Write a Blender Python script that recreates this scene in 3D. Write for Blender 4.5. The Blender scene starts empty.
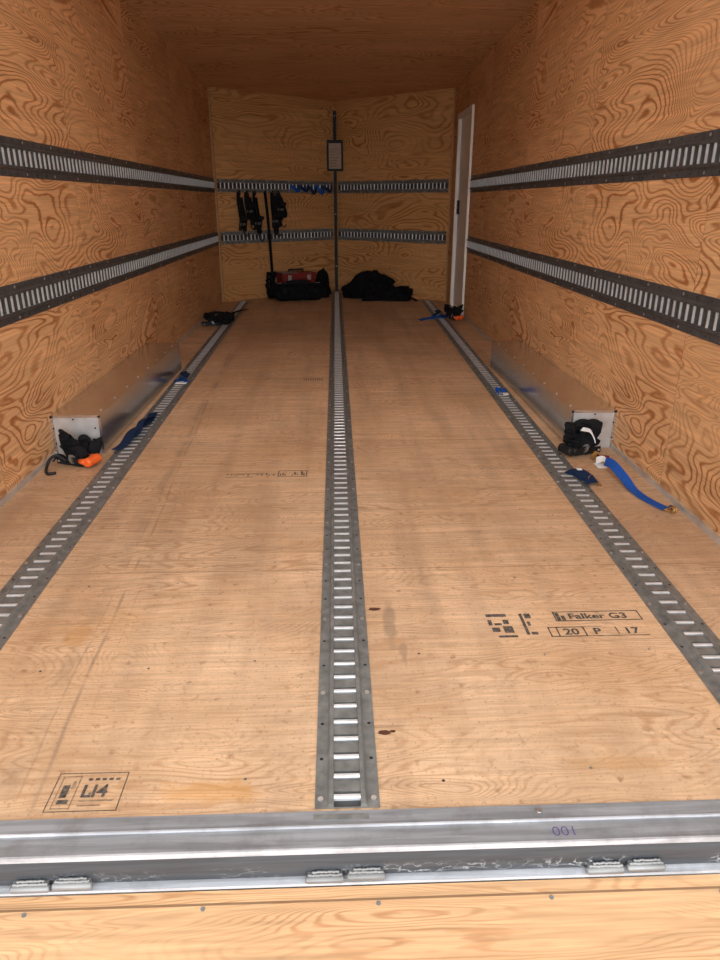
import bpy, bmesh, math, random
from mathutils import Vector, Matrix, noise
random.seed(4)
D=bpy.data
scene=bpy.context.scene
try:
    scene.view_settings.view_transform='Standard'
except Exception: pass

XL,XR=-1.238,1.25
Y0,YC,YV=0.95,7.93,9.0
XV=0.03
def ZCf(y): return 2.105+max(0,YC-y)*.020
ZC=2.26

# ---------------------------------------------------------------- materials
def new_mat(name):
    m=D.materials.new(name); m.use_nodes=True
    nt=m.node_tree; b=nt.nodes['Principled BSDF']
    return m,nt,b
def N(nt,t,**k):
    n=nt.nodes.new(t)
    for a,v in k.items(): setattr(n,a,v)
    return n
def simple(name,col,rough=.5,metal=0.,var=0.0,scale=20,bump=0.0,spec=.5):
    m,nt,b=new_mat(name)
    b.inputs['Roughness'].default_value=rough
    b.inputs['Metallic'].default_value=metal
    b.inputs['Specular IOR Level'].default_value=spec
    tc=N(nt,'ShaderNodeTexCoord'); no=N(nt,'ShaderNodeTexNoise')
    no.inputs['Scale'].default_value=scale; no.inputs['Detail'].default_value=4
    nt.links.new(tc.outputs['Object'],no.inputs['Vector'])
    r=N(nt,'ShaderNodeValToRGB')
    r.color_ramp.elements[0].position=.3; r.color_ramp.elements[1].position=.7
    r.color_ramp.elements[0].color=[max(0,c*(1-var)) for c in col]+[1]
    r.color_ramp.elements[1].color=[min(1,c*(1+var)) for c in col]+[1]
    nt.links.new(no.outputs['Fac'],r.inputs['Fac'])
    nt.links.new(r.outputs['Color'],b.inputs['Base Color'])
    if bump:
        bp=N(nt,'ShaderNodeBump'); bp.inputs['Strength'].default_value=bump; bp.inputs['Distance'].default_value=.01
        nt.links.new(no.outputs['Fac'],bp.inputs['Height']); nt.links.new(bp.outputs['Normal'],b.inputs['Normal'])
    return m
def math_(nt,op,a,b=None,c=None):
    n=N(nt,'ShaderNodeMath',operation=op)
    for i,v in enumerate((a,b,c)):
        if v is None: continue
        if isinstance(v,(int,float)): n.inputs[i].default_value=v
        else: nt.links.new(v,n.inputs[i])
    return n.outputs[0]
def mixc(nt,f,a,b,mode='MIX'):
    n=N(nt,'ShaderNodeMix',data_type='RGBA',blend_type=mode)
    for i,v in ((0,f),(6,a),(7,b)):
        if isinstance(v,(int,float)): n.inputs[i].default_value=v
        elif isinstance(v,(tuple,list)): n.inputs[i].default_value=(*v,1)
        else: nt.links.new(v,n.inputs[i])
    return n.outputs[2]
def grey(nt,v):
    cc=N(nt,'ShaderNodeCombineXYZ')
    for i in range(3): nt.links.new(v,cc.inputs[i])
    return cc.outputs[0]
def mrange(nt,v,a,b,c=0.,d=1.):
    m=N(nt,'ShaderNodeMapRange')
    for i,x in enumerate((a,b,c,d)): m.inputs[i+1].default_value=x
    nt.links.new(v,m.inputs[0]); return m.outputs[0]
def noisen(nt,vec,scale,detail=3,rough=.5):
    n=N(nt,'ShaderNodeTexNoise'); n.inputs['Scale'].default_value=scale; n.inputs['Detail'].default_value=detail; n.inputs['Roughness'].default_value=rough
    nt.links.new(vec,n.inputs['Vector']); return n.outputs['Fac']
def plywood(name,light,dark,along,across,fa,fb,freq,amount,panel_axis='Y',panel=1.22,poff=0.0,seam=.004,seamcol=(.12,.06,.03),seama=.75,dirt=0.0,lw=.5,jitter=3.0,warp=.35,midf=.24,mmin=.12):
    m,nt,b=new_mat(name)
    tc=N(nt,'ShaderNodeTexCoord'); s=N(nt,'ShaderNodeSeparateXYZ')
    nt.links.new(tc.outputs['Object'],s.inputs[0])
    A=s.outputs[along]; B=s.outputs[across]; P=s.outputs[panel_axis]
    pv=math_(nt,'DIVIDE',math_(nt,'SUBTRACT',P,poff),panel)
    idx=math_(nt,'FLOOR',pv); fr=math_(nt,'FRACT',pv)
    def nz(sa,sb,detail,w=0.,dist=0.,rough=.5):
        c=N(nt,'ShaderNodeCombineXYZ')
        nt.links.new(math_(nt,'MULTIPLY',A,sa),c.inputs[0]); nt.links.new(math_(nt,'MULTIPLY',B,sb),c.inputs[1])
        n=N(nt,'ShaderNodeTexNoise',noise_dimensions='4D'); n.inputs['Scale'].default_value=1
        n.inputs['Detail'].default_value=detail; n.inputs['Distortion'].default_value=dist; n.inputs['Roughness'].default_value=rough
        nt.links.new(c.outputs[0],n.inputs['Vector'])
        nt.links.new(math_(nt,'MULTIPLY_ADD',idx,3.37,w),n.inputs['W'])
        return n.outputs['Fac']
    base=nz(fa,fb,2.0,0,warp,.45)
    jit=nz(fa*7,fb*7,3,5.)
    v=math_(nt,'ADD',math_(nt,'MULTIPLY',base,freq),math_(nt,'MULTIPLY',jit,jitter))
    sn=math_(nt,'MULTIPLY_ADD',math_(nt,'SINE',v),.5,.5)
    line=mrange(nt,sn,lw,1.0)
    mask=mrange(nt,nz(fa*1.8,fb*1.3,3,11.),.38,.60,mmin,1.)
    f=math_(nt,'MULTIPLY',math_(nt,'MULTIPLY',line,mask),amount)
    bm=mrange(nt,nz(fa*1.1,fb*.8,3,21.),.3,.7)
    mid=tuple(l*(1-midf)+d*midf for l,d in zip(light,dark))
    c0=mixc(nt,bm,light,mid)
    c1=mixc(nt,f,c0,dark)
    fib=nz(5,150,3,31.)
    c2=mixc(nt,1.0,c1,grey(nt,mrange(nt,fib,.3,.7,.78,1.14)),'MULTIPLY')
    fib2=nz(2.2,38,3,41.)
    c2=mixc(nt,1.0,c2,grey(nt,mrange(nt,fib2,.3,.7,.86,1.09)),'MULTIPLY')
    wn=N(nt,'ShaderNodeTexWhiteNoise',noise_dimensions='1D'); nt.links.new(idx,wn.inputs['W'])
    c2=mixc(nt,1.0,c2,grey(nt,math_(nt,'MULTIPLY_ADD',wn.outputs['Value'],.12,.94)),'MULTIPLY')
    e=math_(nt,'MULTIPLY',math_(nt,'MINIMUM',fr,math_(nt,'SUBTRACT',1.0,fr)),panel)
    sm=math_(nt,'LESS_THAN',e,seam*.5)
    c3=mixc(nt,math_(nt,'MULTIPLY',sm,seama),c2,seamcol)
    if dirt:
        O=tc.outputs['Object']
        c=N(nt,'ShaderNodeCombineXYZ')
        nt.links.new(math_(nt,'MULTIPLY',s.outputs['X'],9),c.inputs[0]); nt.links.new(math_(nt,'MULTIPLY',s.outputs['Y'],.8),c.inputs[1])
        c3=mixc(nt,mrange(nt,noisen(nt,c.outputs[0],1,6),.46,.76,0,dirt),c3,(.26,.17,.11))
        c3=mixc(nt,mrange(nt,noisen(nt,O,2.3,7,.65),.43,.70,0,.6),c3,(.52,.29,.135))
        c3=mixc(nt,mrange(nt,noisen(nt,O,1.1,8,.7),.47,.68,0,.50),c3,(.36,.245,.16))
        c3=mixc(nt,mrange(nt,noisen(nt,O,38,3),.62,.76,0,.65),c3,(.27,.14,.065))
        c3=mixc(nt,mrange(nt,noisen(nt,O,140,2),.60,.74,0,.6),c3,(.25,.14,.07))
        # thin scuffs at random angles
        for k,(rot,sc,al) in enumerate(((.5,16,.45),(-.9,13,.35),(1.35,18,.35))):
            mp=N(nt,'ShaderNodeMapping'); mp.inputs['Rotation'].default_value=(0,0,rot); mp.inputs['Scale'].default_value=(.22,3.2,1); mp.inputs['Location'].default_value=(k*3.1,k*1.7,0)
            nt.links.new(O,mp.inputs[0])
            c3=mixc(nt,mrange(nt,noisen(nt,mp.outputs[0],sc,2),.71,.76,0,al),c3,(.24,.16,.10))
        n5=noisen(nt,O,1.2,3); n6=noisen(nt,O,9,3)
        for (a0,b0,wd,al) in ((-.545,-.050,.006,.55),(-.585,-.045,.004,.38),(-.50,-.052,.003,.25),(-.63,-.03,.03,.32)):
            ln=math_(nt,'MULTIPLY_ADD',s.outputs['Y'],b0,a0)
            ln=math_(nt,'MULTIPLY_ADD',n5,.05,ln)
            dd=math_(nt,'ABSOLUTE',math_(nt,'SUBTRACT',s.outputs['X'],ln))
            g=mrange(nt,n6,.42,.6,.1,1)
            g=math_(nt,'MULTIPLY',g,math_(nt,'LESS_THAN',s.outputs['Y'],5.2))
            c3=mixc(nt,math_(nt,'MULTIPLY',math_(nt,'MULTIPLY',mrange(nt,dd,wd*.3,wd,1,0),g),al),c3,(.26,.18,.12))
        n7=noisen(nt,O,14,4)
        for (sx,sy,rx,ry,al,colr) in ((-.665,1.53,.035,.04,.4,(.52,.25,.07)),(-.24,1.0,.09,.03,.55,(.55,.27,.08)),(-.60,1.60,.10,.04,.2,(.50,.26,.09)),
                                  (.135,1.56,.018,.11,.55,(.26,.18,.12)),(.16,1.42,.012,.06,.45,(.26,.18,.12)),(.55,1.05,.12,.02,.3,(.5,.27,.1)),(-.10,1.9,.05,.06,.25,(.4,.25,.13))):
            ax=math_(nt,'DIVIDE',math_(nt,'SUBTRACT',s.outputs['X'],sx),rx); ay=math_(nt,'DIVIDE',math_(nt,'SUBTRACT',s.outputs['Y'],sy),ry)
            d2=math_(nt,'SQRT',math_(nt,'ADD',math_(nt,'MULTIPLY',ax,ax),math_(nt,'MULTIPLY',ay,ay)))
            d2=math_(nt,'ADD',d2,math_(nt,'MULTIPLY',math_(nt,'SUBTRACT',n7,.5),2.4))
            c3=mixc(nt,mrange(nt,d2,.6,1.1,al,0),c3,colr)
    nt.links.new(c3,b.inputs['Base Color'])
    b.inputs['Roughness'].default_value=.62
    b.inputs['Specular IOR Level'].default_value=.3
    bp=N(nt,'ShaderNodeBump'); bp.inputs['Strength'].default_value=.15; bp.inputs['Distance'].default_value=.003
    nt.links.new(fib,bp.inputs['Height']); nt.links.new(bp.outputs['Normal'],b.inputs['Normal'])
    return m

WL,WD=(.78,.455,.225),(.36,.125,.030)
M_wall=plywood('plywood_wall',WL,WD,'Y','Z',.9,2.8,330,1.0,lw=.55,seama=.5,seam=.003,jitter=8,warp=.8,mmin=.28)
M_nose=plywood('plywood_nose',(.68,.37,.15),WD,'X','Z',1.0,2.3,260,.9,panel_axis='X',panel=1.25,poff=.03,lw=.55,mmin=.2)
M_ceil=plywood('plywood_ceiling',(.84,.54,.31),WD,'X','Y',.7,2.3,300,.7,lw=.6,seama=.35)
M_floor=plywood('plywood_floor',(.78,.535,.335),(.42,.21,.09),'X','Y',1.1,4.2,300,.55,poff=.63,dirt=.48,seam=.004,seamcol=(.25,.15,.08),lw=.5,jitter=12,warp=.9)
M_ramp=plywood('plywood_ramp',(.66,.40,.21),(.38,.165,.06),'X','Y',1.0,8.0,330,.6,poff=-.38,lw=.5,jitter=12,warp=.8)
M_edge=simple('plywood_edge',(.45,.27,.13),.8,0,.3,90)
M_skin=simple('trailer_skin_white',(.75,.75,.76),.35,0,.03,3)
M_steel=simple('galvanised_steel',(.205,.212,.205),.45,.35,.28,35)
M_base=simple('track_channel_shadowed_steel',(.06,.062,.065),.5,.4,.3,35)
M_flange=simple('track_flange_zinc_dark_reflection',(.105,.108,.113),.42,.45,.3,30)  # wall-track zinc with the dark interior's reflection put into its colour
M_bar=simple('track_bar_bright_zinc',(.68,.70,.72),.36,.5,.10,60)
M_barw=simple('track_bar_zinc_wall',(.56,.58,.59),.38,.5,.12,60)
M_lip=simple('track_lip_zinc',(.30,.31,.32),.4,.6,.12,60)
M_hole=simple('hole_black',(.012,.012,.013),.7,0,.1,40)
M_screw=simple('screw_zinc',(.6,.6,.6),.35,.9,.1,60)
M_alu=simple('brushed_aluminium',(.70,.70,.70),.24,.95,.06,14)
M_aluend=simple('aluminium_end_plate',(.60,.60,.60),.42,.65,.14,14)
M_black=simple('black_webbing',(.012,.012,.014),.9,0,.4,160,spec=.15)
M_blackmetal=simple('black_coated_steel',(.012,.012,.013),.55,0,.3,50,spec=.25)
M_blue=simple('blue_webbing',(.015,.085,.38),.8,0,.25,200,spec=.2)
M_dblue=simple('dark_blue_webbing',(.010,.026,.075),.85,0,.3,200,spec=.2)
M_orange=simple('orange_grip',(.80,.13,.02),.5,0,.12,60)
M_red=simple('red_plastic',(.20,.018,.015),.5,0,.15,30,spec=.3)
M_white=simple('white_label',(.8,.82,.84),.6,0,.05,60)
M_brass=simple('yellow_zinc_hook',(.62,.38,.12),.35,.8,.15,60)
M_cloth=simple('black_cloth',(.008,.008,.010),.95,0,.5,25,.3,spec=.1)
M_ink=simple('stamp_ink',(.095,.075,.06),.85,0,.8,120)
M_inkf=simple('stamp_ink_faded',(.27,.18,.11),.85,0,.4,90)
M_pen=simple('pen_ink_violet',(.10,.07,.22),.7,0,.2,90)
M_knot=simple('knot_brown',(.09,.03,.012),.7,0,.6,120)
M_door=simple('door_jamb_white',(.80,.74,.66),.4,0,.04,5)
M_paper=simple('paper',(.42,.32,.25),.7,0,.12,20)
M_ground=simple('concrete_ground',(.55,.54,.52),.9,0,.12,9,.3)

def scratched(name,c,rough,metal,strength,grime=0.):
    m,nt,b=new_mat(name)
    tc=N(nt,'ShaderNodeTexCoord'); mp=N(nt,'ShaderNodeMapping'); mp.inputs['Scale'].default_value=(.7,14,14)
    nt.links.new(tc.outputs['Object'],mp.inputs[0])
    no=N(nt,'ShaderNodeTexNoise'); no.inputs['Scale'].default_value=6; no.inputs['Detail'].default_value=6; no.inputs['Distortion'].default_value=.8
    nt.links.new(mp.outputs[0],no.inputs['Vector'])
    col=mixc(nt,1.0,c,grey(nt,mrange(nt,no.outputs['Fac'],.35,.7,.75,1.2)),'MULTIPLY')
    if grime:
        col=mixc(nt,mrange(nt,noisen(nt,tc.outputs['Object'],11,7,.7),.48,.68,0,grime),col,(.13,.12,.11))
    if strength:
        s=N(nt,'ShaderNodeSeparateXYZ'); nt.links.new(tc.outputs['Object'],s.inputs[0])
        mp2=N(nt,'ShaderNodeMapping'); mp2.inputs['Scale'].default_value=(1,1,1.6); mp2.inputs['Rotation'].default_value=(0,.5,0)
        nt.links.new(tc.outputs['Object'],mp2.inputs[0])
        d=math_(nt,'ABSOLUTE',math_(nt,'SUBTRACT',noisen(nt,mp2.outputs[0],34,3),.5))
        line=mrange(nt,d,.008,.03,1,0)
        low=math_(nt,'MULTIPLY',mrange(nt,s.outputs['Z'],-.052,-.034,1,0),math_(nt,'GREATER_THAN',s.outputs['Z'],-.068))
        gate=mrange(nt,noisen(nt,tc.outputs['Object'],9,4),.44,.56)
        side=mrange(nt,s.outputs['X'],-.1,.3,.35,1)
        f=math_(nt,'MULTIPLY',math_(nt,'MULTIPLY',math_(nt,'MULTIPLY',line,low),math_(nt,'MULTIPLY',gate,strength)),side)
        col=mixc(nt,f,col,(.44,.45,.46))
    nt.links.new(col,b.inputs['Base Color'])
    b.inputs['Roughness'].default_value=rough; b.inputs['Metallic'].default_value=metal
    return m
M_sill=scratched('sill_steel_top',(.29,.30,.315),.55,.25,0,.45)
M_sillface=scratched('sill_steel_face',(.060,.066,.075),.5,.1,1.0)
M_silledge=scratched('sill_edge_bare_aluminium',(.56,.57,.60),.5,.15,0,.4)
M_hinge=scratched('hinge_cast_steel',(.27,.27,.27),.45,.4,0,.4)

# ---------------------------------------------------------------- mesh builder
class MB:
    def __init__(s): s.v=[];s.f=[];s.m=[];s.mats=[];s.sm=[]
    def mi(s,mat):
        if mat not in s.mats: s.mats.append(mat)
        return s.mats.index(mat)
    def face(s,pts,mat,smooth=False):
        i=len(s.v); s.v+= [tuple(p) for p in pts]; s.f.append(tuple(range(i,i+len(pts)))); s.m.append(s.mi(mat)); s.sm.append(smooth)
    def grid(s,rows,mat,closed_u=False,smooth=True):
        i=len(s.v); n=len(rows[0])
        for r in rows: s.v+=[tuple(p) for p in r]
        for a in range(len(rows)-1):
            for b in range(n if closed_u else n-1):
                b2=(b+1)%n
                s.f.append((i+a*n+b,i+a*n+b2,i+(a+1)*n+b2,i+(a+1)*n+b)); s.m.append(s.mi(mat)); s.sm.append(smooth)
        if closed_u:
            s.f.append(tuple(i+k for k in range(n))[::-1]); s.m.append(s.mi(mat)); s.sm.append(False)
            j=i+(len(rows)-1)*n
            s.f.append(tuple(j+k for k in range(n))); s.m.append(s.mi(mat)); s.sm.append(False)
    def box(s,lo,hi,mat,M=None):
        x0,y0,z0=lo;x1,y1,z1=hi
        c=[(x0,y0,z0),(x1,y0,z0),(x1,y1,z0),(x0,y1,z0),(x0,y0,z1),(x1,y0,z1),(x1,y1,z1),(x0,y1,z1)]
        if M: c=[M@Vector(p) for p in c]
        i=len(s.v); s.v+=[tuple(p) for p in c]
        for q in ((0,3,2,1),(4,5,6,7),(0,1,5,4),(1,2,6,5),(2,3,7,6),(3,0,4,7)):
            s.f.append(tuple(i+k for k in q)); s.m.append(s.mi(mat)); s.sm.append(False)
    def tube(s,pts,r,mat,n=8):
        pts=[Vector(p) for p in pts]; rows=[]
        rr=r if isinstance(r,(list,tuple)) else [r]*len(pts)
        up=Vector((0,0,1)); prev=None
        for k,p in enumerate(pts):
            t=(pts[min(k+1,len(pts)-1)]-pts[max(k-1,0)]).normalized()
            if prev is None:
                a=t.cross(up)
                if a.length<.1: a=t.cross(Vector((1,0,0)))
            else: a=prev-t*prev.dot(t)
            a.normalize(); prev=a; b=t.cross(a)
            rows.append([p+(a*math.cos(2*math.pi*j/n)+b*math.sin(2*math.pi*j/n))*rr[k] for j in range(n)])
        s.grid(rows,mat,True)
    def ribbon(s,pts,wd,w,mat,th=.003):
        pts=[Vector(p) for p in pts]; rows=[]
        for k,p in enumerate(pts):
            t=(pts[min(k+1,len(pts)-1)]-pts[max(k-1,0)]).normalized()
            d=Vector(wd[k] if isinstance(wd,list) else wd); d=(d-t*d.dot(t)).normalized()
            nn=t.cross(d).normalized()
            rows.append([p-d*w/2-nn*th/2,p+d*w/2-nn*th/2,p+d*w/2+nn*th/2,p-d*w/2+nn*th/2])
        s.grid(rows,mat,True,False)
    def obj(s,name,parent=None,bevel=0):
        me=D.meshes.new(name); me.from_pydata(s.v,[],s.f)
        for m in s.mats: me.materials.append(m)
        me.polygons.foreach_set('material_index',s.m); me.polygons.foreach_set('use_smooth',s.sm)
        me.update()
        o=D.objects.new(name,me); scene.collection.objects.link(o)
        if parent: o.parent=parent
        if bevel:
            md=o.modifiers.new('bev','BEVEL'); md.width=bevel; md.segments=2; md.limit_method='ANGLE'
        return o
def smooth_path(pts,n=8):
    P=[Vector(p) for p in pts]; out=[]
    for i in range(len(P)-1):
        a=P[max(i-1,0)];b=P[i];c=P[i+1];d=P[min(i+2,len(P)-1)]
        for k in range(n):
            t=k/n
            out.append(.5*((2*b)+(c-a)*t+(2*a-5*b+4*c-d)*t*t+(3*b-a-3*c+d)*t**3))
    out.append(P[-1]); return out

# ---------------------------------------------------------------- shell
def prism(mb,poly,z0,z1,top,side,bot=None):
    f0=z0 if callable(z0) else (lambda y:z0); f1=z1 if callable(z1) else (lambda y:z1)
    mb.face([(x,y,f1(y)) for x,y in poly],top)
    mb.face([(x,y,f0(y)) for x,y in reversed(poly)],bot or side)
    n=len(poly)
    for i in range(n):
        a=poly[i];b=poly[(i+1)%n]
        mb.face([(a[0],a[1],f0(a[1])),(b[0],b[1],f0(b[1])),(b[0],b[1],f1(b[1])),(a[0],a[1],f1(a[1]))],side)
poly=[(XL,Y0),(XR,Y0),(XR,YC),(XV,YV),(XL,YC)]
mb=MB(); prism(mb,poly,-.02,0,M_floor,M_edge); floor=mb.obj('floor')
mb=MB(); prism(mb,[(XL,Y0),(XR,Y0),(XR,YC),(XL,YC)],ZCf,lambda y:ZCf(y)+.03,M_skin,M_skin,M_ceil)
prism(mb,[(XL,YC),(XR,YC),(XV,YV)],ZCf,lambda y:ZCf(y)+.03,M_skin,M_skin,M_ceil); mb.obj('ceiling')
mb=MB(); mb.box((XL-.04,.87,-.15),(XL,YC,ZC+.06),M_skin)
mb.m[3]=mb.mi(M_wall); mb.obj('wall_left')
DY0,DY1,DZ=6.83,7.5,1.79
mb=MB()
def wallbox(y0,y1,z0,z1):
    mb.box((XR,y0,z0),(XR+.04,y1,z1),M_skin); mb.m[-1]=mb.mi(M_wall)
wallbox(.87,DY0,-.15,ZC+.06); wallbox(DY0,DY1,DZ,ZC+.06); wallbox(DY1,YC,-.15,ZC+.06)
mb.obj('wall_right')
mb=MB()
mb.box((XR+.012,DY0+.002,0.002),(XR+.036,DY1-.002,DZ-.002),M_door)
for a,b_,c,d in ((DY0-.035,DY0+.01,0.001,DZ+.035),(DY1-.01,DY1+.035,0.001,DZ+.035),(DY0+.01,DY1-.01,DZ-.01,DZ+.035)):
    mb.box((XR-.022,a,c),(XR-.001,b_,d),M_door)
mb.box((XR-.008,DY1-.10,.92),(XR+.012,DY1-.05,1.05),M_blackmetal)
mb.tube([(XR-.005,DY1-.075,.98),(XR-.035,DY1-.075,.98),(XR-.038,DY1-.17,.98)],.008,M_screw)
mb.obj('door_1')
def nosewall(name,a,b):
    mb=MB(); A=Vector((*a,0));B=Vector((*b,0)); t=(B-A).normalized(); n=Vector((t.y,-t.x,0))
    if n.y>0: n=-n
    o=-n*.04
    P=[A,B,B+o,A+o]
    z0,z1=-.15,ZC+.06
    mb.face([(P[0].x,P[0].y,z0),(P[1].x,P[1].y,z0),(P[1].x,P[1].y,z1),(P[0].x,P[0].y,z1)],M_nose)
    for i in (1,2,3):
        p,q=P[i],P[(i+1)%4]
        mb.face([(p.x,p.y,z0),(q.x,q.y,z0),(q.x,q.y,z1),(p.x,p.y,z1)],M_skin)
    mb.face([(p.x,p.y,z1) for p in P],M_skin); mb.face([(p.x,p.y,z0) for p in P],M_skin)
    mb.obj(name); return n
nL=nosewall('wall_front_left',(XL,YC),(XV,YV))
nR=nosewall('wall_front_right',(XV,YV),(XR,YC))
mb=MB(); mb.box((XL,YC-.02,0),(XL+.012,YC,2.10),M_edge); mb.obj('trim_1')
mb=MB(); mb.box((XR-.012,YC-.02,0),(XR,YC,2.10),M_edge); mb.obj('trim_2')
WY0,WY1,WZ=2.93,4.60,.176
for nm,x0,x1 in (('left',XL,XL+.012),('right',XR-.012,XR)):
    mb=MB()
    mb.box((x0,Y0,0),(x1,WY0-.01,.018),M_aluend)
    mb.box((x0,WY1+.01,0),(x1,DY0-.05,.018),M_aluend)
    mb.obj('baseboard_'+nm)

# ---------------------------------------------------------------- E-track
def etrack(name,A,B,nrm,scale=1.0,floor_type=False,pitch=.05,flange=None):
    A=Vector(A);B=Vector(B);L=(B-A).length;s=(B-A).normalized();n=Vector(nrm).normalized();w=n.cross(s).normalized()
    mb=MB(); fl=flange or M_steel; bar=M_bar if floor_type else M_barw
    P=lambda a,b,c: A+s*a+w*(b*scale)+n*c
    prof=[(-.060,.0004),(-.060,.003),(-.038,.003),(-.033,.012),(-.0255,.012),(-.0245,.004)]
    full=prof+[(-x,z) for x,z in reversed(prof)]
    for i in range(len(full)-1):
        a,b=full[i],full[i+1]
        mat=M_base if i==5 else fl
        if i in (0,10): mat=M_lip
        mb.face([P(0,a[0],a[1]),P(L,a[0],a[1]),P(L,b[0],b[1]),P(0,b[0],b[1])],mat)
    for e in (0,L):
        mb.face([P(e,x,z) for x,z in full],fl)
    k=int(L/pitch); off=(L-k*pitch)/2
    hb=.0250; bw=.0056 if floor_type else .0056
    zt=.0112 if floor_type else .0100
    for i in range(k):
        c=off+(i+.5)*pitch if not floor_type else .02+i*pitch
        if c+.02>L: break
        pr=[(-bw,.004),(-bw,zt-.002),(-bw*.5,zt),(bw*.5,zt),(bw,zt-.002),(bw,.004)]
        mb.grid([[P(c+a,-hb,z) for a,z in pr],[P(c+a,hb,z) for a,z in pr]],bar,True,False)
        if floor_type:
            c2=c+pitch/2; g=.0135; zp=.0092
            if c2+g<L:
                mb.face([P(c2-g,-hb,zp),P(c2+g,-hb,zp),P(c2+g,hb,zp),P(c2-g,hb,zp)],M_steel)
                mb.face([P(c2-g,-hb,.004),P(c2-g,hb,.004),P(c2-g,hb,zp),P(c2-g,-hb,zp)],M_steel)
                mb.face([P(c2+g,-hb,.004),P(c2+g,hb,.004),P(c2+g,hb,zp),P(c2+g,-hb,zp)],M_steel)
        if i%2==0:
            for sd in (-.0495,.0495):
                scr=(i%6==0)
                r=.0055 if scr else .0040; zz=.0048 if scr else .0034
                ring=[P(c+r*math.cos(q*math.pi/4),sd+r*math.sin(q*math.pi/4)/scale,zz) for q in range(8)]
                mb.face(ring,M_screw if scr else M_hole)
                if scr:
                    ring0=[P(c+r*math.cos(q*math.pi/4),sd+r*math.sin(q*math.pi/4)/scale,.003) for q in range(8)]
                    for q in range(8):
                        mb.face([ring0[q],ring0[(q+1)%8],ring[(q+1)%8],ring[q]],M_screw)
    return mb.obj(name)
etrack('e_track_rail',(.0115,.957,0),(.03,8.80,0),(0,0,1),1,True)
etrack('e_track_rail',(-.893,1.0,0),(-1.005,7.95,0),(0,0,1),1,True)
etrack('e_track_rail',(.897,1.0,0),(1.035,7.98,0),(0,0,1),1,True)
for z in (1.195,.672):
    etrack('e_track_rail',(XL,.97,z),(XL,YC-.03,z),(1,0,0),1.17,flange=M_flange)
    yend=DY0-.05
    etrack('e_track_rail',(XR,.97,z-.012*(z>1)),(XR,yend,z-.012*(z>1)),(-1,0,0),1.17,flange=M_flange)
    A=Vector((XL,YC,z));B=Vector((XV,YV,z)); t=(B-A).normalized()
    etrack('e_track_rail',A+t*.03,B-t*.05,nL,1.1,flange=M_steel)
    A=Vector((XV,YV,z));B=Vector((XR,YC,z)); t=(B-A).normalized()
    etrack('e_track_rail',A+t*.05,B-t*.03,nR,1.1,flange=M_steel)

# ---------------------------------------------------------------- wheel wells
def well(xw,xi):
    mb=MB(); x0,x1=min(xw,xi),max(xw,xi)
    mb.box((x0,WY0,0),(x1,WY1,WZ),M_alu,)
    mb.m[2]=mb.mi(M_aluend)
    sg=1 if xi>xw else -1
    mb.box((min(xi,xi+sg*.002),WY0-.002,0),(max(xi,xi+sg*.002),WY1,.012),M_alu)
    mb.box((x0,WY0-.004,WZ-.010),(x1,WY0,WZ+.002),M_alu)
    mb.box((xw if sg>0 else xw-.014,WY0-.004,0),(xw+.014 if sg>0 else xw,WY0,WZ),M_alu)
    mb.box((xi-.010 if sg>0 else xi,WY0-.004,0),(xi if sg>0 else xi+.010,WY0,WZ),M_alu)
    for i in range(8):
        y=WY0+.08+i*.21
        mb.tube([(xi-sg*.02,y,WZ),(xi-sg*.02,y,WZ+.003)],.005,M_screw)
    for (dx,z) in ((.012,.05),(.012,.12),(.19,.05),(.19,.12),(.10,.160)):
        x=xw+sg*dx
        mb.tube([(x,WY0-.004,z),(x,WY0-.007,z)],.004,M_hole)
    return mb.obj('wheel_well_box')
well(XL,-1.022); well(XR,1.046)

# ---------------------------------------------------------------- sill, hinges, ramp
mb=MB()
mb.box((XL-.04,.918,-.02),(XR+.04,.95,.003),M_sill)
mb.box((XL-.04,.9155,-.0),(XR+.04,.9185,.0045),M_silledge)
mb.box((XL-.04,.875,-.02),(XR+.04,.9155,.0),M_sill)
mb.box((XL-.04,.871,-.010),(XR+.04,.875,.001),M_silledge)
rows=[]
for x in (XL-.04,XR+.04):
    rows.append([(x,.90,-.010),(x,.872,-.010),(x,.870,-.025),(x,.872,-.05),(x,.878,-.070),(x,.90,-.072)])
mb.grid(rows,M_sillface,True,False)
mb.box((XL-.04,.864,-.078),(XR+.04,.90,-.072),M_silledge)
mb.box((-.05,.930,.003),(.05,.942,.004),M_steel)
for x in (.36,-.9,.95):
    mb.tube([(x,.935,.003),(x,.935,.006)],.005,M_screw)
rh=random.Random(7)
def hinge(x):
    for k in range(2):
        cx=x+k*.072; z=-.060+k*.004
        mb.box((cx-.030,.866,z-.012),(cx+.030,.873,z+.006),M_hinge)
        mb.tube([(cx-.034,.864,z-.002),(cx-.031,.864,z-.002),(cx+.031,.864,z-.002),(cx+.034,.864,z-.002)],[.004,.0068,.0068,.004],M_hinge,12)
        pts=[];rr=[]
        for q in range(25):
            pts.append((cx-.030+q*.0025,.8655+rh.uniform(-.0006,.0006),z+.006+rh.uniform(-.0006,.0006))); rr.append(.0022+.0010*abs(math.sin(q*1.1)))
        mb.tube(pts,rr,M_hinge,7)
        pts=[(p[0],.8675,z+.011+rh.uniform(-.001,.001)) for p in pts[3:-2]]
        mb.tube(pts,[r_*.8 for r_ in rr[3:-2]],M_hinge,6)
for x in (-.536,-.03,.465): hinge(x)
sill=mb.obj('door_sill')
ang=math.radians(10.5)
mb=MB(); Lr=2.2
M=Matrix.Translation((0,.862,-.079))@Matrix.Rotation(ang,4,'X')
mb.box((XL,-Lr,-.03),(XR,0,0),M_skin,M); mb.m[1]=mb.mi(M_ramp)
for x in [XL+.1+i*.3 for i in range(9)]:
    for y in (-.03,-.6,-1.2):
        mb.tube([M@Vector((x,y,0)),M@Vector((x,y,.0015))],.004,M_steel)
mb.obj('ramp_door')
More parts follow.
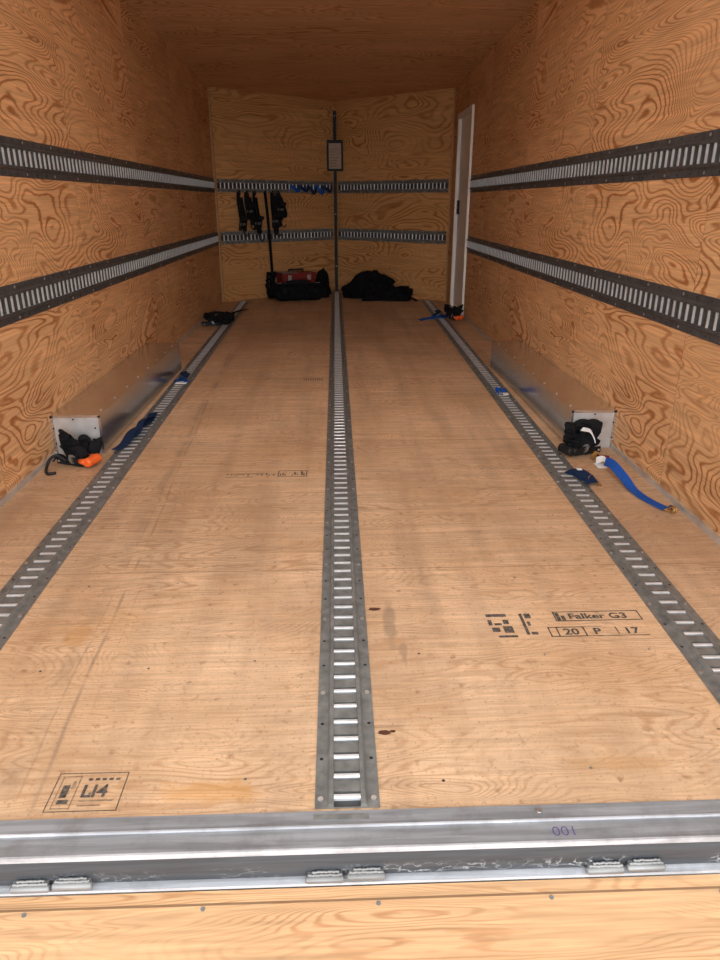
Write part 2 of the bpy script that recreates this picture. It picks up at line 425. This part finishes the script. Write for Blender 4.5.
mb=MB(); mb.box((-40,-40,-.56),(40,40,-.51),M_ground); mb.obj('ground')

# ---------------------------------------------------------------- floor marks
def text(body,x,y,size,mat,z=.0012,parent=None,name='stamp_text',sx=1.0,rot=0,bold=.022):
    c=D.curves.new(name,'FONT'); c.body=body; c.size=size; c.materials.append(mat); c.offset=size*bold
    o=D.objects.new(name,c); scene.collection.objects.link(o); o.location=(x,y,z); o.scale=(sx,1,1); o.rotation_euler=(0,0,rot)
    o.parent=parent
    return o
mb=MB()
def flat(x0,y0,x1,y1,mat,z=.0008): mb.face([(x0,y0,z),(x1,y0,z),(x1,y1,z),(x0,y1,z)],mat)
def frame(x0,y0,x1,y1,t,mat):
    flat(x0,y0,x1,y0+t,mat);flat(x0,y1-t,x1,y1,mat);flat(x0,y0,x0+t,y1,mat);flat(x1-t,y0,x1,y1,mat)
frame(.578,1.548,.812,1.594,.0035,M_ink)
flat(.583,1.552,.593,1.588,M_ink); flat(.596,1.552,.606,1.575,M_ink)
frame(.545,1.478,.640,1.522,.0035,M_ink); flat(.566,1.478,.5695,1.522,M_ink)
flat(.640,1.478,.80,1.4805,M_ink); flat(.640,1.5195,.69,1.522,M_inkf)
flat(.722,1.485,.725,1.518,M_ink)
for x0,y0,x1,y1 in ((.395,1.575,.45,1.588),(.395,1.535,.405,1.56),(.41,1.535,.43,1.545),(.435,1.54,.45,1.56),(.40,1.505,.42,1.525),(.43,1.50,.455,1.53),(.485,1.49,.493,1.588),(.498,1.565,.515,1.588),(.498,1.53,.506,1.55),(.498,1.49,.515,1.502),(.41,1.48,.46,1.489)):
    flat(x0,y0,x1,y1,M_ink)
frame(-.545,.967,-.412,1.060,.0018,M_ink)
frame(-.535,.974,-.500,1.052,.0018,M_inkf)
rs=random.Random(8)
for i in range(5): flat(-.485+i*.013,1.040,-.477+i*.013,1.046,M_ink)
flat(-.488,.990,-.425,.993,M_inkf); flat(-.488,.979,-.445,.982,M_inkf)
flat(-.528,.985,-.508,.995,M_ink); flat(-.528,1.000,-.515,1.030,M_ink); flat(-.512,1.02,-.506,1.04,M_inkf)
for i in range(34):
    x=-.45+i*.0095; h=.01+.03*rs.random(); y=2.63+rs.random()*.015
    if rs.random()<.75: flat(x,y,x+.004+rs.random()*.004,y+h,M_inkf if i<16 else M_ink)
flat(-.24,2.62,-.12,2.625,M_ink); flat(-.24,2.685,-.12,2.69,M_ink); flat(-.45,2.655,-.30,2.66,M_ink); flat(-.45,2.62,-.34,2.624,M_ink)
flat(-.125,2.62,-.121,2.69,M_ink); flat(-.24,2.62,-.236,2.69,M_ink)
for i in range(9): flat(-.20+i*.014,4.25,-.192+i*.014,4.31,M_inkf)
def blob(x,y,rx,ry,mat,z=.0007,n=18,j=.35):
    mb.face([(x+rx*math.cos(a*2*math.pi/n)*(1-j*rs.random()),y+ry*math.sin(a*2*math.pi/n)*(1-j*rs.random()),z) for a in range(n)],mat)
blob(.098,1.625,.020,.009,M_knot); blob(.093,1.15,.017,.009,M_knot); blob(.110,1.153,.008,.005,M_knot)
blob(.82,1.12,.003,.016,M_knot,j=.6); blob(.80,1.135,.008,.003,M_knot,j=.6)
for yy in (1.02,1.40,1.79,1.91,2.2,2.6,3.0,3.15,3.6,4.2,4.4,5.0,5.5,6.1,6.7):
    for xx in (-.72,-.46,-.2,.22,.5,.78):
        x=xx+rs.uniform(-.03,.03); y=yy+rs.uniform(-.02,.02)
        mb.face([(x+.0032*math.cos(a*math.pi/4),y+.0032*math.sin(a*math.pi/4),.0009) for a in range(8)],M_hole if rs.random()<.3 else M_steel)
marks=mb.obj('floor_marks',floor)
text('Falker G3',.615,1.558,.036,M_ink,parent=floor,sx=1.12)
text('20',.582,1.487,.037,M_ink,parent=floor,sx=1.1)
text('P',.660,1.487,.037,M_ink,parent=floor,sx=1.1)
text('17',.740,1.487,.037,M_ink,parent=floor,sx=1.1)
text('LI4',-.490,1.000,.042,M_ink,parent=floor,sx=.95)
text('001',.372,.884,.028,M_pen,z=.0008,parent=sill,name='pen_text',sx=1.1,bold=-.012)

# ---------------------------------------------------------------- straps
def ratchet(mb,C,ang,grip,s=1.0,coil=True):
    """ratchet buckle: side plates, toothed wheels, spool, folding handle with a formed grip"""
    M=Matrix.Translation(C)@Matrix.Rotation(ang,4,'Z')@Matrix.Scale(s,4)
    T=lambda p:M@Vector(p)
    for y in (-.028,.025):
        mb.box((-.075,y,.008),(.06,y+.003,.036),M_blackmetal,M)
        mb.box((-.01,y,.030),(.03,y+.003,.055),M_blackmetal,M)
    for y in (-.033,.030):
        ring=[]; ring2=[]
        for q in range(24):
            r=.021 if q%2 else .017
            ring.append(T((.01+r*math.cos(q*math.pi/12),y,.038+r*math.sin(q*math.pi/12))))
            ring2.append(T((.01+r*math.cos(q*math.pi/12),y+.003,.038+r*math.sin(q*math.pi/12))))
        mb.grid([ring,ring2],M_steel,True,False)
    mb.tube([T((0.01,-.036,.036)),T((0.01,.036,.036))],.011*s,M_screw,12)
    mb.tube([T((-.065,-.03,.02)),T((-.065,.03,.02))],.005*s,M_screw,8)
    H=M@Matrix.Translation((.01,0,.036))@Matrix.Rotation(math.radians(4),4,'Y')
    for y in (-.036,.033): mb.box((0,y,-.010),(.080,y+.003,.012),M_blackmetal,H)
    n=13; pts=[H@Vector((.078,-.040+.08*q/(n-1),.002)) for q in range(n)]
    mb.tube(pts,[(.013 if q in(0,n-1) else (.0205 if q%2 else .0185))*s for q in range(n)],grip,12)
    for y in (-.038,.030):
        mb.tube([H@Vector((.040,y+.004,.002)),H@Vector((.075,y+.004,.003))],[.010*s,.015*s],grip,10)
    if coil:
        pts=[]
        for i in range(70):
            a=i*.36; r=.012+.00042*i*1.0
            pts.append(T((.01+r*math.cos(a),0,.045+r*math.sin(a))))
        mb.ribbon(pts,M.to_3x3()@Vector((0,1,0)),.045*s,M_black)
def hook(mb,P,d,mat,s=1.0,up=(0,0,1)):
    P=Vector(P);d=Vector(d).normalized();u=Vector(up)
    side=d.cross(u).normalized()
    pts=[P-side*.02*s,P+d*.03*s-side*.012*s,P+d*.06*s-side*.004*s,P+d*.085*s+u*.012*s,P+d*.085*s+u*.036*s,P+d*.06*s+u*.043*s,P+d*.045*s+u*.03*s]
    mb.tube(smooth_path(pts,5),.005*s,mat,8)
    pts=[p+side*(.02*s) for p in pts]; pts[0]=P+side*.02*s
    mb.tube(smooth_path(pts,5),.005*s,mat,8)
    mb.tube([P-side*.022*s,P+side*.022*s],.005*s,mat,8)
def heap(mb,C,rx,ry,h,mat,seed,loops=9,w=.04):
    r=random.Random(seed); C=Vector(C)
    for k in range(loops):
        a=r.uniform(0,6.28); pts=[]
        lift=r.uniform(.25,1)*h
        for i in range(7):
            q=i/6; b=a+q*r.uniform(2.2,3.6)
            rad=.35+.6*math.sin(q*math.pi)
            pts.append(C+Vector((math.cos(b)*rx*rad,math.sin(b)*ry*rad,.008+lift*math.sin(q*math.pi)**.8)))
        pp=smooth_path(pts,5)
        ds=[Vector((math.cos(a+1.2),math.sin(a+1.2),.5)) for _ in pp]
        mb.ribbon(pp,ds,w,mat)
mb=MB()
ratchet(mb,(-1.10,2.79,0),math.radians(-22),M_orange,1.0)
heap(mb,(-1.125,2.85,0),.04,.035,.12,M_black,3,9)
heap(mb,(-1.06,2.87,0),.035,.03,.09,M_black,13,6)
mb.ribbon(smooth_path([(-1.13,2.78,.02),(-1.155,2.76,.05),(-1.175,2.74,.035)],5),(0,1,.2),.035,M_black)
mb.tube(smooth_path([(-1.13,2.76,.03),(-1.16,2.755,.055),(-1.185,2.74,.045),(-1.195,2.71,.012),(-1.175,2.67,.008),(-1.145,2.68,.008)],6),.0065,M_blackmetal)
mb.obj('ratchet_strap')
mb=MB()
pts=smooth_path([(-.975,2.93,.018),(-.955,3.0,.022),(-.955,3.15,.035),(-.935,3.32,.02),(-.945,3.50,.02)],7)
mb.ribbon(pts,(1,.1,.1),.045,M_dblue)
pts=smooth_path([(-.96,3.02,.024),(-.93,3.12,.03),(-.945,3.28,.045),(-.93,3.42,.024)],7)
mb.ribbon(pts,(1,-.2,.3),.035,M_dblue)
mb.obj('webbing_strap')
mb=MB()
pts=smooth_path([(-.98,4.25,.016),(-.95,4.20,.02),(-.93,4.30,.03),(-.96,4.38,.018),(-.98,4.45,.016)],6)
mb.ribbon(pts,(.3,1,.1),.045,M_dblue); mb.box((-.965,4.13,.016),(-.90,4.17,.020),M_white)
mb.ribbon(smooth_path([(-.90,4.16,.022),(-.95,4.22,.024),(-.98,4.2,.018)],6),(0,1,0),.03,M_blue)
mb.obj('webbing_strap')
mb=MB()
ratchet(mb,(-1.10,6.33,0),.4,M_blackmetal,1.1)
heap(mb,(-1.04,6.38,0),.13,.10,.09,M_black,5,12,.045)
mb.ribbon(smooth_path([(-1.0,6.45,.02),(-.97,6.7,.018),(-1.0,7.0,.018),(-.93,7.2,.018),(-.90,7.35,.004)],6),(1,0,0),.04,M_black)
mb.obj('ratchet_strap')
mb=MB()
ratchet(mb,(1.13,6.60,0),-1.2,M_orange,1.0)
heap(mb,(1.13,6.68,0),.08,.08,.13,M_black,6,9,.045)
mb.ribbon(smooth_path([(.80,6.55,.004),(.90,6.68,.006),(.98,6.60,.03),(1.06,6.72,.02),(1.12,6.62,.03)],6),(0,1,.2),.05,M_blue)
mb.ribbon(smooth_path([(.95,6.75,.017),(1.02,6.9,.03),(1.03,7.1,.02)],6),(1,0,.2),.05,M_dblue)
mb.obj('ratchet_strap')
mb=MB()
mb.ribbon(smooth_path([(.93,3.86,.018),(.945,3.92,.024),(.97,3.88,.018),(.985,3.94,.018)],6),(.3,1,0),.03,M_blue)
mb.box((.955,3.80,.016),(.985,3.84,.020),M_white)
mb.obj('webbing_strap')
mb=MB()
ratchet(mb,(1.085,2.85,0),math.radians(200),M_blackmetal,1.0)
heap(mb,(1.08,2.86,0),.065,.045,.15,M_black,21,18,.045)
mb.ribbon(smooth_path([(1.06,2.82,.125),(1.085,2.79,.125),(1.105,2.785,.095),(1.11,2.78,.075)],5),(.2,1,.3),.022,M_white)
mb.tube(smooth_path([(1.03,2.84,.03),(.995,2.80,.03),(.985,2.84,.022),(1.0,2.88,.02)],5),.005,M_blackmetal)
mb.tube([(1.13,2.80,.012),(1.18,2.78,.010)],.005,M_red)
mb.obj('ratchet_strap')
mb=MB()
pts=smooth_path([(1.115,2.66,.035),(1.12,2.60,.045),(1.128,2.50,.03),(1.135,2.42,.012),(1.15,2.34,.006),(1.185,2.24,.006)],9)
ds=[]
for i in range(len(pts)):
    q=i/(len(pts)-1); a=math.radians(75)*max(0,1-q*1.6)
    ds.append(Vector((math.cos(a),.25,math.sin(a))))
mb.ribbon(pts,ds,.036,M_blue)
mb.box((1.09,2.66,.004),(1.13,2.72,.006),M_white)
mb.ribbon(smooth_path([(1.10,2.72,.015),(1.12,2.70,.03),(1.14,2.68,.015)],5),(0,1,.3),.035,M_white)
mb.ribbon(smooth_path([(1.165,2.29,.004),(1.20,2.25,.004),(1.225,2.27,.004)],4),(0,1,0),.02,M_dblue)
hook(mb,(1.185,2.235,.008),(.35,-1,0),M_brass,.5)
mb.ribbon(smooth_path([(1.10,2.76,.01),(1.12,2.78,.03),(1.15,2.80,.012)],4),(0,1,.2),.02,M_brass)
mb.obj('webbing_strap')
mb=MB()
for k in range(4):
    z=.017+k*.005
    mb.ribbon(smooth_path([(.945+k*.006,2.60-k*.005,z),(.975,2.54,z+.003),(1.0-k*.004,2.47+k*.01,z)],5),(1,.5,0),.05,M_dblue)
mb.box((.965,2.56,.036),(.985,2.58,.038),M_white)
mb.ribbon(smooth_path([(.985,2.49,.02),(1.01,2.52,.028),(1.03,2.47,.004)],5),(.6,1,0),.018,M_brass)
mb.obj('webbing_strap')

# ---- straps hanging on the nose wall
def onL(x,off=.03):
    t=(x-XL)/(XV-XL); return Vector((x,YC+t*(YV-YC),0))+nL*off
tl=(Vector((XV,YV,0))-Vector((XL,YC,0))).normalized()
def hang(x,ztop,zbot,seed,rat=True,loop=True,mat=None,parent=None):
    mb=MB(); r=random.Random(seed); mat=mat or M_black
    P=onL(x,.035)
    mb.tube(smooth_path([P+Vector((0,0,ztop))-nL*.012,P+Vector((0,0,ztop+.015))+nL*.02,P+Vector((0,0,ztop-.03))+nL*.025],5),.006,M_blackmetal)
    n=3 if loop else 1
    for k in range(n):
        o=r.uniform(-.03,.03); zb=zbot+r.uniform(0,.10)
        pts=[P+tl*o*.3+Vector((0,0,ztop)),P+tl*(o)+nL*.02+Vector((0,0,(ztop*2+zb)/3)),P+tl*(o+.02)+nL*.03+Vector((0,0,zb+.03))]
        if loop: pts+=[P+tl*(o+.04)+nL*.03+Vector((0,0,zb)),P+tl*(o+.055)+nL*.025+Vector((0,0,zb+.05)),P+tl*(o*.4+.03)+Vector((0,0,ztop-.05))]
        pp=smooth_path(pts,6)
        a=r.uniform(-1.1,1.1); mb.ribbon(pp,tl*math.cos(a)+nL*math.sin(a),.038,mat)
    if rat:
        c=P+nL*.05; z=(ztop+zbot)/2+r.uniform(-.12,.05); R=Matrix.Rotation(math.atan2(tl.y,tl.x),4,'Z')@Matrix.Rotation(r.uniform(-.25,.25),4,'Y')
        Mx=Matrix.Translation((c.x,c.y,z))@R
        for sd in (-.03,.027): mb.box((sd,-.03,-.07),(sd+.003,.03,.06),M_blackmetal,Mx)
        mb.box((-.035,-.045,.045),(.035,-.015,.08),M_blackmetal,Mx)
        mb.tube([c-tl*.035+Vector((0,0,z)),c+tl*.035+Vector((0,0,z))],.013,M_steel,10)
        mb.box((-.028,-.02,-.055),(.028,.02,-.02),mat,Mx)
        hp=[c+Vector((0,0,zbot+.06)),c+nL*.01+Vector((0,0,zbot-.0)),c+nL*.02+tl*.03+Vector((0,0,zbot-.03)),c+nL*.02+tl*.05+Vector((0,0,zbot))]
        mb.tube(smooth_path(hp,5),.006,M_blackmetal)
    return mb.obj('hanging_ratchet_strap')
hang(-1.03,1.13,.72,1); hang(-.955,1.13,.78,2); hang(-.88,1.13,.66,3); hang(-.70,1.13,.70,4); hang(-.64,1.13,.80,5)
hang(-.775,1.13,.10,6,False,False)
mb=MB()
P=onL(-.79,.10); heap(mb,(P.x,P.y,.0),.055,.05,.30,M_black,9,9,.045); mb.obj('webbing_strap')
mb=MB(); r=random.Random(2)
for k in range(5):
    x=-.50+k*.09
    z0=1.205
    pts=[onL(x,.03)+Vector((0,0,z0)),onL(x+.03,.06)+Vector((0,0,z0-.03)),onL(x+.06,.065)+Vector((0,0,z0-.06+r.uniform(-.02,.01))),onL(x+.09,.06)+Vector((0,0,z0-.03)),onL(x+.11,.03)+Vector((0,0,z0))]
    mb.ribbon(smooth_path(pts,5),(0,0,1),.035,M_blue if k in(0,3) else M_dblue)
mb.obj('webbing_strap')

# ---- vertical black post in the nose & document holder
mb=MB()
mb.box((XV-.018,YV-.075,.0),(XV+.018,YV-.035,2.0),M_blackmetal)
mb.box((XV-.04,YV-.085,.0),(XV+.04,YV-.03,.006),M_blackmetal)
for z in (.3,.9,1.5,1.95): mb.tube([(XV,YV-.075,z),(XV,YV-.079,z)],.006,M_screw)
mb.obj('nose_post',bevel=.003)
mb=MB()
y=YV-.10
mb.box((XV-.095,y,1.37),(XV+.095,y+.006,1.70),M_blackmetal)
mb.box((XV-.072,y-.003,1.395),(XV+.072,y-.0005,1.665),M_paper)
mb.box((XV-.03,y-.012,1.668),(XV+.025,y,1.69),M_blackmetal)
for k in range(7): mb.box((XV-.06,y-.0036,1.60-k*.03),(XV+.05-.02*(k%3),y-.0031,1.608-k*.03),M_inkf)
mb.obj('clipboard',bevel=.001)

# ---- cargo on the floor at the nose
def lump(name,C,r,mat,seed,amp=.25,fold=7.,parent=None):
    bm=bmesh.new(); bmesh.ops.create_icosphere(bm,subdivisions=5,radius=1)
    C=Vector(C); off=Vector((seed*3.1,seed*1.7,seed))
    for v in bm.verts:
        d=v.co.normalized()
        k=1+amp*noise.noise(d*1.6+off)+amp*.45*(1-abs(noise.noise(d*fold*.6+off)))-amp*.4+amp*.12*noise.noise(d*fold*1.8)
        p=Vector((d.x*r[0]*k,d.y*r[1]*k,d.z*r[2]*k))+C
        if p.z<.002: p.z=.002
        v.co=p
    me=D.meshes.new(name); bm.to_mesh(me); bm.free(); me.materials.append(mat)
    for p in me.polygons: p.use_smooth=True
    o=D.objects.new(name,me); scene.collection.objects.link(o)
    if parent: o.parent=parent
    return o
def duffel(C,L,R,ang):
    e=D.objects.new('duffel_bag',None); scene.collection.objects.link(e)
    mb=MB(); M=Matrix.Translation(C)@Matrix.Rotation(ang,4,'Z'); rows=[]
    n=24
    for i in range(17):
        q=i/16; x=(q-.5)*L; rr=R*(min(1,math.sin(math.pi*max(.02,min(.98,q)))*2.4)**.5)
        row=[]
        for a in range(n):
            t=a/n*2*math.pi; c,s_=math.cos(t),math.sin(t)
            y=abs(c)**.8*math.copysign(1,c)*rr; z=abs(s_)**.8*math.copysign(1,s_)*rr*.82
            w=1+.05*noise.noise(Vector((x*12,t*2,1)))
            row.append(M@Vector((x,y*w,max(z*w,-R*.8)+R*.8+.003)))
        rows.append(row)
    mb.grid(rows,M_cloth,True)
    mb.obj('bag_body',e)
    mb=MB()
    for sx in (-.28,.28):
        pts=[M@Vector((sx*L,math.cos(t)*R*1.04,max(0.004,math.sin(t)*R*.87+R*.8))) for t in [k*math.pi/12 for k in range(13)]]
        mb.ribbon(pts,M.to_3x3()@Vector((1,0,0)),.035,M_black)
    for sy in (-1,1):
        pts=smooth_path([M@Vector((-.28*L,sy*R*.55,R*1.45)),M@Vector((-.15*L,sy*R*.40,R*1.75)),M@Vector((.15*L,sy*R*.40,R*1.75)),M@Vector((.28*L,sy*R*.55,R*1.45))],6)
        mb.ribbon(pts,(0,0,1),.03,M_black)
    mb.ribbon([M@Vector((x*L/10,0,R*1.66)) for x in range(-4,5)],M.to_3x3()@Vector((0,1,0)),.012,M_steel,.004)
    mb.obj('bag_straps',e)
duffel((-.40,8.06,0),.62,.115,math.radians(12))
mb=MB()
M=Matrix.Translation((-.44,8.36,0))@Matrix.Rotation(math.radians(25),4,'Z')
mb.box((-.20,-.10,0),(.20,.10,.22),M_red,M); mb.box((-.21,-.11,.222),(.21,.11,.28),M_red,M)
mb.box((-.14,-.115,.20),(-.10,-.11,.26),M_screw,M); mb.box((.10,-.115,.20),(.14,-.11,.26),M_screw,M)
mb.tube([M@Vector(p) for p in ((-.09,0,.28),(-.09,0,.31),(.09,0,.31),(.09,0,.28))],.011,M_blackmetal)
mb.box((-.20,-.10,.28),(-.02,.10,.288),M_steel,M)
mb.obj('toolbox',bevel=.006)
e=D.objects.new('folded_moving_blankets',None); scene.collection.objects.link(e)
lump('blanket_1',(.38,8.24,.05),(.24,.14,.17),M_cloth,2,.5,9,e)
lump('blanket_2',(.61,8.06,.03),(.27,.13,.14),M_cloth,5,.5,9,e)
lump('blanket_3',(.44,8.15,.18),(.18,.12,.14),M_cloth,8,.5,9,e)
mb=MB(); mb.ribbon(smooth_path([(.75,7.98,.01),(.83,7.94,.05),(.88,7.94,.03),(.92,7.90,.006)],6),(0,1,.3),.05,M_black)
mb.obj('loose_strap',e)
e2=D.objects.new('dark_jacket',None); scene.collection.objects.link(e2)
lump('jacket_body',(-.14,8.62,.05),(.09,.10,.24),M_cloth,15,.3,8,e2)
lump('jacket_sleeve',(-.125,8.38,.03),(.07,.12,.16),M_cloth,12,.3,8,e2)

# ---------------------------------------------------------------- lighting
w=D.worlds.new('World'); scene.world=w; w.use_nodes=True; nt=w.node_tree
bg=nt.nodes['Background']
tc=N(nt,'ShaderNodeTexCoord'); s=N(nt,'ShaderNodeSeparateXYZ'); nt.links.new(tc.outputs['Generated'],s.inputs[0])
back=math_(nt,'MAXIMUM',math_(nt,'MULTIPLY',s.outputs['Y'],-1.0),0.0)
glow=math_(nt,'MULTIPLY',math_(nt,'POWER',back,3.0),3.8)
nt.links.new(math_(nt,'ADD',glow,1.95),bg.inputs['Strength'])
bg.inputs['Color'].default_value=(.97,.985,1,1)
# added glowing puck on the unseen near ceiling, brightens walls and ceiling
m,nt2,b2=new_mat('added_fill_light_lens')
b2.inputs['Base Color'].default_value=(.9,.9,.88,1); b2.inputs['Emission Color'].default_value=(1,.95,.88,1); b2.inputs['Emission Strength'].default_value=45
mb=MB()
zc=ZCf(3.2)
mb.tube([(0,3.2,zc-.002),(0,3.2,zc-.02)],.11,M_skin,20)
mb.tube([(0,3.2,zc-.02),(0,3.2,zc-.040),(0,3.2,zc-.052)],[.10,.09,.04],m,20)
mb.obj('added_fill_light')

cam=D.cameras.new('camera'); co=D.objects.new('camera',cam); scene.collection.objects.link(co)
cam.sensor_fit='VERTICAL'; cam.sensor_height=36; cam.lens=693/960*36; cam.clip_start=.02
co.location=(0,0,1.034)
co.rotation_euler=(math.radians(90-21.86),0,math.radians(-2.07))
scene.camera=co
